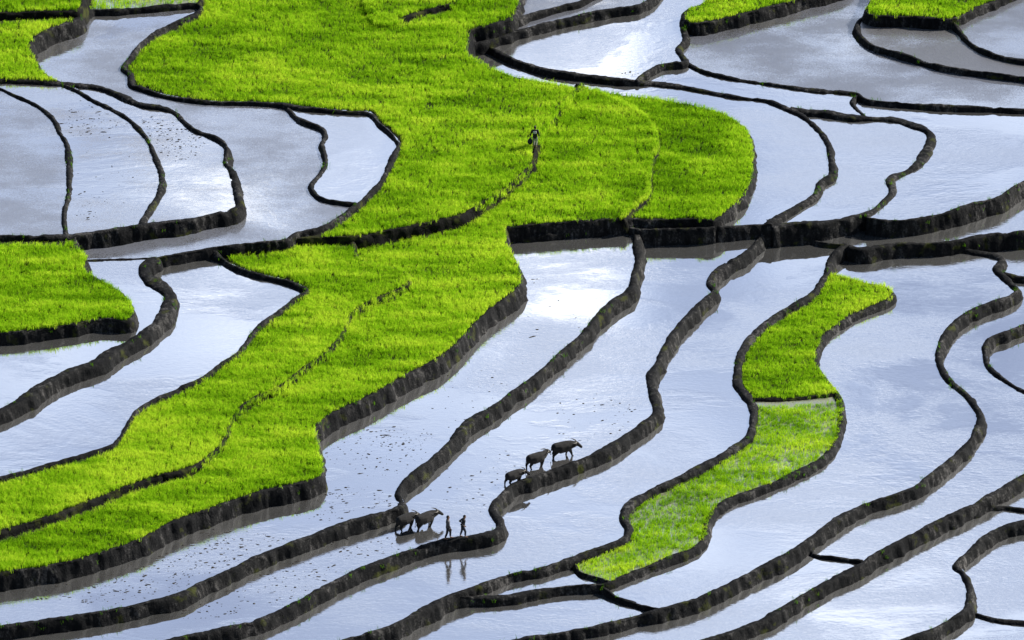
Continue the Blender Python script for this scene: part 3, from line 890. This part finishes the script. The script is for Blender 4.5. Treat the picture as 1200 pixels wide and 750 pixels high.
def person(loc, heading, height, label, stride, arms, shirt, trousers, extra=None, bare_legs=False, lean=0.0):
    """stride: forward swing of left, right leg; arms: elbow/hand offsets for left, right"""
    root = empty('person', loc, heading)
    k = height / 1.70
    root.scale = (k, k, k)
    tag(root, label, 'person')
    hip, chest, neck = 0.90, 1.28, 1.44
    V, E, Rr = [], [], []

    def v(x, y, z, r, prev=None):
        V.append((x, y, z)); Rr.append(r)
        if prev is not None: E.append((prev, len(V) - 1))
        return len(V) - 1
    lx = lambda z: lean * max(0, z - hip)
    pel = v(0, 0, hip, (0.125, 0.155))
    wst = v(lx(1.06), 0, 1.06, (0.105, 0.14), pel)
    cst = v(lx(chest), 0, chest, (0.115, 0.165), wst)
    nk = v(lx(neck) + 0.01, 0, neck, (0.058, 0.058), cst)
    jw = v(lx(1.52) + 0.02, 0, 1.52, (0.078, 0.07), nk)
    sk = v(lx(1.62) + 0.015, 0, 1.625, (0.095, 0.08), jw)
    legs = []
    for sgn, sw in ((1, stride[0]), (-1, stride[1])):
        h_ = v(0.03 * sw, 0.095 * sgn, 0.82, 0.088, pel)
        kn = v(0.05 + 0.21 * sw, 0.09 * sgn, 0.48, 0.058, h_)
        an = v(-0.02 + 0.33 * sw, 0.09 * sgn, 0.085, 0.038, kn)
        ft = v(0.13 + 0.33 * sw, 0.10 * sgn, 0.035, (0.042, 0.035), an)
        legs.append((V[h_], V[kn], V[an]))
    armj = []
    for sgn, (ex, ey, ez, hx, hy, hz) in ((1, arms[0]), (-1, arms[1])):
        sh = v(lx(1.36), 0.19 * sgn, 1.36, 0.062, cst)
        el = v(lx(1.1) + ex, (0.19 + ey) * sgn, ez, 0.043, sh)
        wr = v(lx(1.1) + hx, (0.19 + hy) * sgn, hz, 0.030, el)
        d = (Vector(V[wr]) - Vector(V[el])).normalized()
        side = Vector((1, 0, 0)) if abs(d.x) < 0.7 else Vector((0, 0, 1))
        side = (side - d * side.dot(d)).normalized()
        inn = d.cross(side).normalized()
        pm = Vector(V[wr]) + d * 0.07
        p_ = v(*pm, (0.042, 0.022), wr)
        # four fingers, unequal and slightly curled, and a thumb leaving the side of the palm
        for q, L_ in ((-1.5, 0.062), (-0.5, 0.078), (0.5, 0.082), (1.5, 0.07)):
            f0 = v(*(pm + side * 0.016 * q + d * 0.035), 0.010, p_)
            v(*(pm + side * 0.018 * q + d * (0.035 + L_ * 0.9) - inn * sgn * 0.02), 0.008, f0)
        th = v(*(pm + side * 0.048 - d * 0.005), 0.011, p_)
        v(*(pm + side * 0.062 + d * 0.035), 0.009, th)
        armj.append((V[sh], V[el], V[wr]))
    for sgn in (1, -1):                                    # ears
        e0 = v(lx(1.57) + 0.005, 0.082 * sgn, 1.575, (0.018, 0.010), jw)
        v(lx(1.6), 0.088 * sgn, 1.605, (0.020, 0.010), e0)
    v(lx(1.57) + 0.112, 0, 1.572, (0.016, 0.016), jw)      # nose
    flesh('body', V, E, Rr, M_SKIN, root, 0.009, True, 3)
    hx = lx(1.63)
    flesh('hair', [(hx - 0.012, 0, 1.665), (hx - 0.03, 0, 1.625), (hx - 0.05, 0, 1.58), (hx + 0.03, 0, 1.685)], [(0, 1), (1, 2), (0, 3)],
          [(0.085, 0.080), (0.085, 0.086), (0.052, 0.068), (0.062, 0.06)], M_HAIR, root, 0.012, True)
    for sgn in (1, -1):
        flesh('eye', [(lx(1.6) + 0.092, 0.033 * sgn, 1.603), (lx(1.6) + 0.094, 0.034 * sgn, 1.603)], [(0, 1)], [0.011, 0.011], M_HAIR, root, 0.005, True, 1)
    flesh('mouth', [(lx(1.53) + 0.086, -0.02, 1.522), (lx(1.53) + 0.086, 0.02, 1.522)], [(0, 1)], [0.008, 0.008], M_HORN, root, 0.004, True, 1)
    # shirt, sleeves to below the elbow
    sv = [(0, 0, 0.84), (lx(0.95), 0, 0.95), (lx(1.06), 0, 1.06), (lx(chest), 0, chest), (lx(1.37), 0, 1.37)]
    sr = [(0.150, 0.185), (0.145, 0.178), (0.128, 0.165), (0.138, 0.190), (0.080, 0.13)]
    se = [(0, 1), (1, 2), (2, 3), (3, 4)]
    for (a, b_, c) in armj:
        i = len(sv)
        c2 = tuple(b_[q] * 0.35 + c[q] * 0.65 for q in range(3))
        sv += [a, b_, c2]; sr += [0.080, 0.062, 0.056]; se += [(3, i), (i, i + 1), (i + 1, i + 2)]
    flesh('shirt', sv, se, sr, shirt, root, 0.016, True)
    # trousers, rolled up the calf
    tv = [(0, 0, 0.92), (0, 0, 0.86)]; tr = [(0.140, 0.172), (0.138, 0.175)]; te = [(0, 1)]
    for (a, b_, c) in legs:
        i = len(tv)
        c2 = tuple(b_[q] * (0.85 if bare_legs else 0.3) + c[q] * (0.15 if bare_legs else 0.7) for q in range(3))
        tv += [a, b_, c2]; tr += [0.108, 0.080, 0.066]; te += [(1, i), (i, i + 1), (i + 1, i + 2)]
    flesh('trousers', tv, te, tr, trousers, root, 0.016, True)
    if extra: extra(root, armj, lx)
    return root


zbank = lev[names.index('B')] + 0.2
p1 = G1(525, 631.5, zbank)
person(p1, R(8), 1.72, 'person in grey top walking behind on the bank, arms hanging straight', (0.55, -0.6), ((-0.06, 0.03, 1.10, 0.03, 0.02, 0.84), (0.05, 0.03, 1.10, 0.14, 0.02, 0.87)), M_GREYCLOTH, M_DARK)
p2 = G1(542.5, 629.5, zbank)


def shoulder_bag(root, armj, lx):
    bm = bmesh.new()
    bmesh.ops.create_uvsphere(bm, u_segments=16, v_segments=10, radius=1.0)
    for vv in bm.verts:
        x, y, z = vv.co
        vv.co = (lx(1.2) - 0.21 + x * 0.11, y * 0.15, 1.17 + z * 0.18 - 0.03 * x * x)
    me = bpy.data.meshes.new('bundle'); bm.to_mesh(me); bm.free()
    me.materials.append(M_DARK)
    me.polygons.foreach_set('use_smooth', [True] * len(me.polygons))
    o = bpy.data.objects.new('bundle', me); COL.objects.link(o); o.parent = root


person(p2, R(10), 1.62, 'person in dark clothes walking ahead on the bank, elbow bent back', (-0.5, 0.5), ((-0.22, 0.05, 1.16, -0.02, 0.02, 1.02), (-0.20, 0.06, 1.15, 0.02, 0.03, 1.0)), M_DARK, M_NAVY, lean=0.16)

# lone farmer on the path through the rice
kz = lev[names.index('G4')] + 0.06
p3 = G1(627, 172.5, kz)


def back_patch(root, armj, lx):
    vs, fs = [], []
    nx, nz_ = 7, 6
    for j in range(nz_):
        for i in range(nx):
            u, w_ = i / (nx - 1) * 2 - 1, j / (nz_ - 1)
            rr = 1 - 0.10 * abs(w_ - 0.5) * 2
            vs.append((-0.152 + 0.035 * u * u, 0.125 * u * rr, 1.16 + 0.2 * w_))
    for j in range(nz_ - 1):
        for i in range(nx - 1):
            a = j * nx + i
            fs.append((a, a + 1, a + nx + 1, a + nx))
    o = mesh_obj('cloth_panel', vs, fs, M_PALE, root, True)
    sd = o.modifiers.new('thick', 'SOLIDIFY'); sd.thickness = 0.015


farmer = person(p3, R(82), 1.68, 'lone farmer in a dark jacket with a pale back standing in the rice', (0.15, -0.15),
                ((0.02, 0.10, 1.10, 0.0, 0.16, 0.86), (0.03, 0.06, 1.10, 0.06, 0.08, 0.86)), M_DARK, M_BEIGE, back_patch)


def sack(loc):
    bm = bmesh.new()
    bmesh.ops.create_uvsphere(bm, u_segments=20, v_segments=14, radius=1.0)
    for vv in bm.verts:
        x, y, z = vv.co
        sag = 1.0 - 0.35 * max(0, z) + 0.12 * nz(x * 2, y * 2, z * 2)
        vv.co = (x * 0.19 * sag, y * 0.16 * sag, z * 0.26)
    me = bpy.data.meshes.new('sack'); bm.to_mesh(me); bm.free()
    me.materials.append(M_NAVY)
    me.polygons.foreach_set('use_smooth', [True] * len(me.polygons))
    o = bpy.data.objects.new('sack', me); COL.objects.link(o); o.location = loc
    tag(o, 'dark blue sack hanging from the hand of the lone farmer in the rice', 'sack')
    flesh('sack_neck', [(0, 0, 0.20), (0.0, 0, 0.28), (0.0, 0, 0.36)], [(0, 1), (1, 2)], [0.075, 0.035, 0.03], M_NAVY, o, 0.012)


hand = farmer.matrix_basis @ Vector((0.0, 0.36, 0.80))
sack((hand.x, hand.y, hand.z - 0.34))

# ------------------------------------------------------------------ light
SUN_EL = R(34)
az_dir = Vector((0.90, 0.43, 0)).normalized()
s = Vector((az_dir.x * math.cos(SUN_EL), az_dir.y * math.cos(SUN_EL), math.sin(SUN_EL)))
sl = bpy.data.lights.new('sun', 'SUN')
sl.energy = 5.0
sl.angle = R(0.53)
sl.color = (1.0, 0.96, 0.88)
so = bpy.data.objects.new('sun', sl)
COL.objects.link(so)
so.rotation_euler = s.to_track_quat('Z', 'Y').to_euler()

wd = bpy.data.worlds.new('World')
S.world = wd
wd.use_nodes = True
nt = wd.node_tree
nt.nodes.clear()
L = nt.links
out = nt.nodes.new('ShaderNodeOutputWorld')
bg = nt.nodes.new('ShaderNodeBackground')
bg.inputs['Strength'].default_value = 0.05
sky = nt.nodes.new('ShaderNodeTexSky')
sky.sky_type = 'NISHITA'
sky.sun_disc = False
sky.sun_elevation = SUN_EL
sky.sun_rotation = math.atan2(s.x, s.y)
tc = nt.nodes.new('ShaderNodeTexCoord')
nrm = nt.nodes.new('ShaderNodeVectorMath'); nrm.operation = 'NORMALIZE'
L.new(tc.outputs['Generated'], nrm.inputs[0])
mp = nt.nodes.new('ShaderNodeMapping'); mp.inputs['Scale'].default_value = (1, 1, 1.5)
L.new(nrm.outputs[0], mp.inputs['Vector'])
c1 = noise_tex(nt, mp.outputs['Vector'], 15.0, 6, 0.55, 0.3)
c2 = noise_tex(nt, mp.outputs['Vector'], 38.0, 5, 0.6, 0.5)
mm = N(nt, 'ShaderNodeMath', operation='MULTIPLY_ADD', inp={1: 0.45}); L.new(c2, mm.inputs[0]); L.new(c1, mm.inputs[2])


def refl_dir(px, py):
    u = (px - 600.0) / 600.0 * HW; v = -(py - 375.0) / 600.0 * HW
    d = FWD + u * np.array([1.0, 0, 0]) + v * UP
    d[2] = -d[2]
    return d / np.linalg.norm(d)


# brighter towers in the cloud bank ahead
acc = None
for (px, py, rad, amp) in ((668, 318, 0.95, 0.5), (690, 60, 0.8, 0.42), (235, 245, 0.6, 0.38), (300, 285, 0.4, 0.3), (960, 290, 0.8, 0.22), (405, 140, 0.4, 0.25), (600, 420, 0.8, 0.08)):
    d = refl_dir(px, py)
    dp = N(nt, 'ShaderNodeVectorMath', operation='DISTANCE')
    L.new(nrm.outputs[0], dp.inputs[0]); dp.inputs[1].default_value = tuple(d)
    mr = N(nt, 'ShaderNodeMapRange', interpolation_type='SMOOTHSTEP', inp={'From Min': 0.0, 'From Max': math.radians(rad), 'To Min': amp, 'To Max': 0.0})
    L.new(dp.outputs['Value'], mr.inputs['Value'])
    if acc is None: acc = mr.outputs['Result']
    else:
        ad = N(nt, 'ShaderNodeMath', operation='ADD'); L.new(acc, ad.inputs[0]); L.new(mr.outputs['Result'], ad.inputs[1]); acc = ad.outputs[0]
ad = N(nt, 'ShaderNodeMath', operation='ADD'); L.new(mm.outputs[0], ad.inputs[0]); L.new(acc, ad.inputs[1])
cl = N(nt, 'ShaderNodeMapRange', inp={'From Min': 0.53, 'From Max': 1.05, 'To Min': 0.0, 'To Max': 1.0}); L.new(ad.outputs[0], cl.inputs['Value'])
ccol = ramp(nt, cl.outputs['Result'], [(0.0, (4.3, 5.4, 8.4)), (0.36, (7.3, 8.9, 12.6)), (0.66, (11.6, 13.2, 16.4)), (1.0, (20.0, 20.5, 21.5))])
# the cloud bank stands ahead of the viewer; overhead and behind it is open blue
sx = N(nt, 'ShaderNodeSeparateXYZ'); L.new(nrm.outputs[0], sx.inputs[0])
front = N(nt, 'ShaderNodeMapRange', interpolation_type='SMOOTHSTEP', inp={'From Min': 0.45, 'From Max': 0.8, 'To Min': 0.0, 'To Max': 0.95}); L.new(sx.outputs['Y'], front.inputs['Value'])
fin = mix_rgb(nt, front.outputs['Result'], sky.outputs['Color'], ccol)
L.new(fin, bg.inputs['Color'])
L.new(bg.outputs[0], out.inputs['Surface'])

S.view_settings.view_transform = 'Standard'
S.view_settings.look = 'None'
S.view_settings.gamma = 1.0
S.view_settings.use_curve_mapping = False
S.view_settings.exposure = 0.95
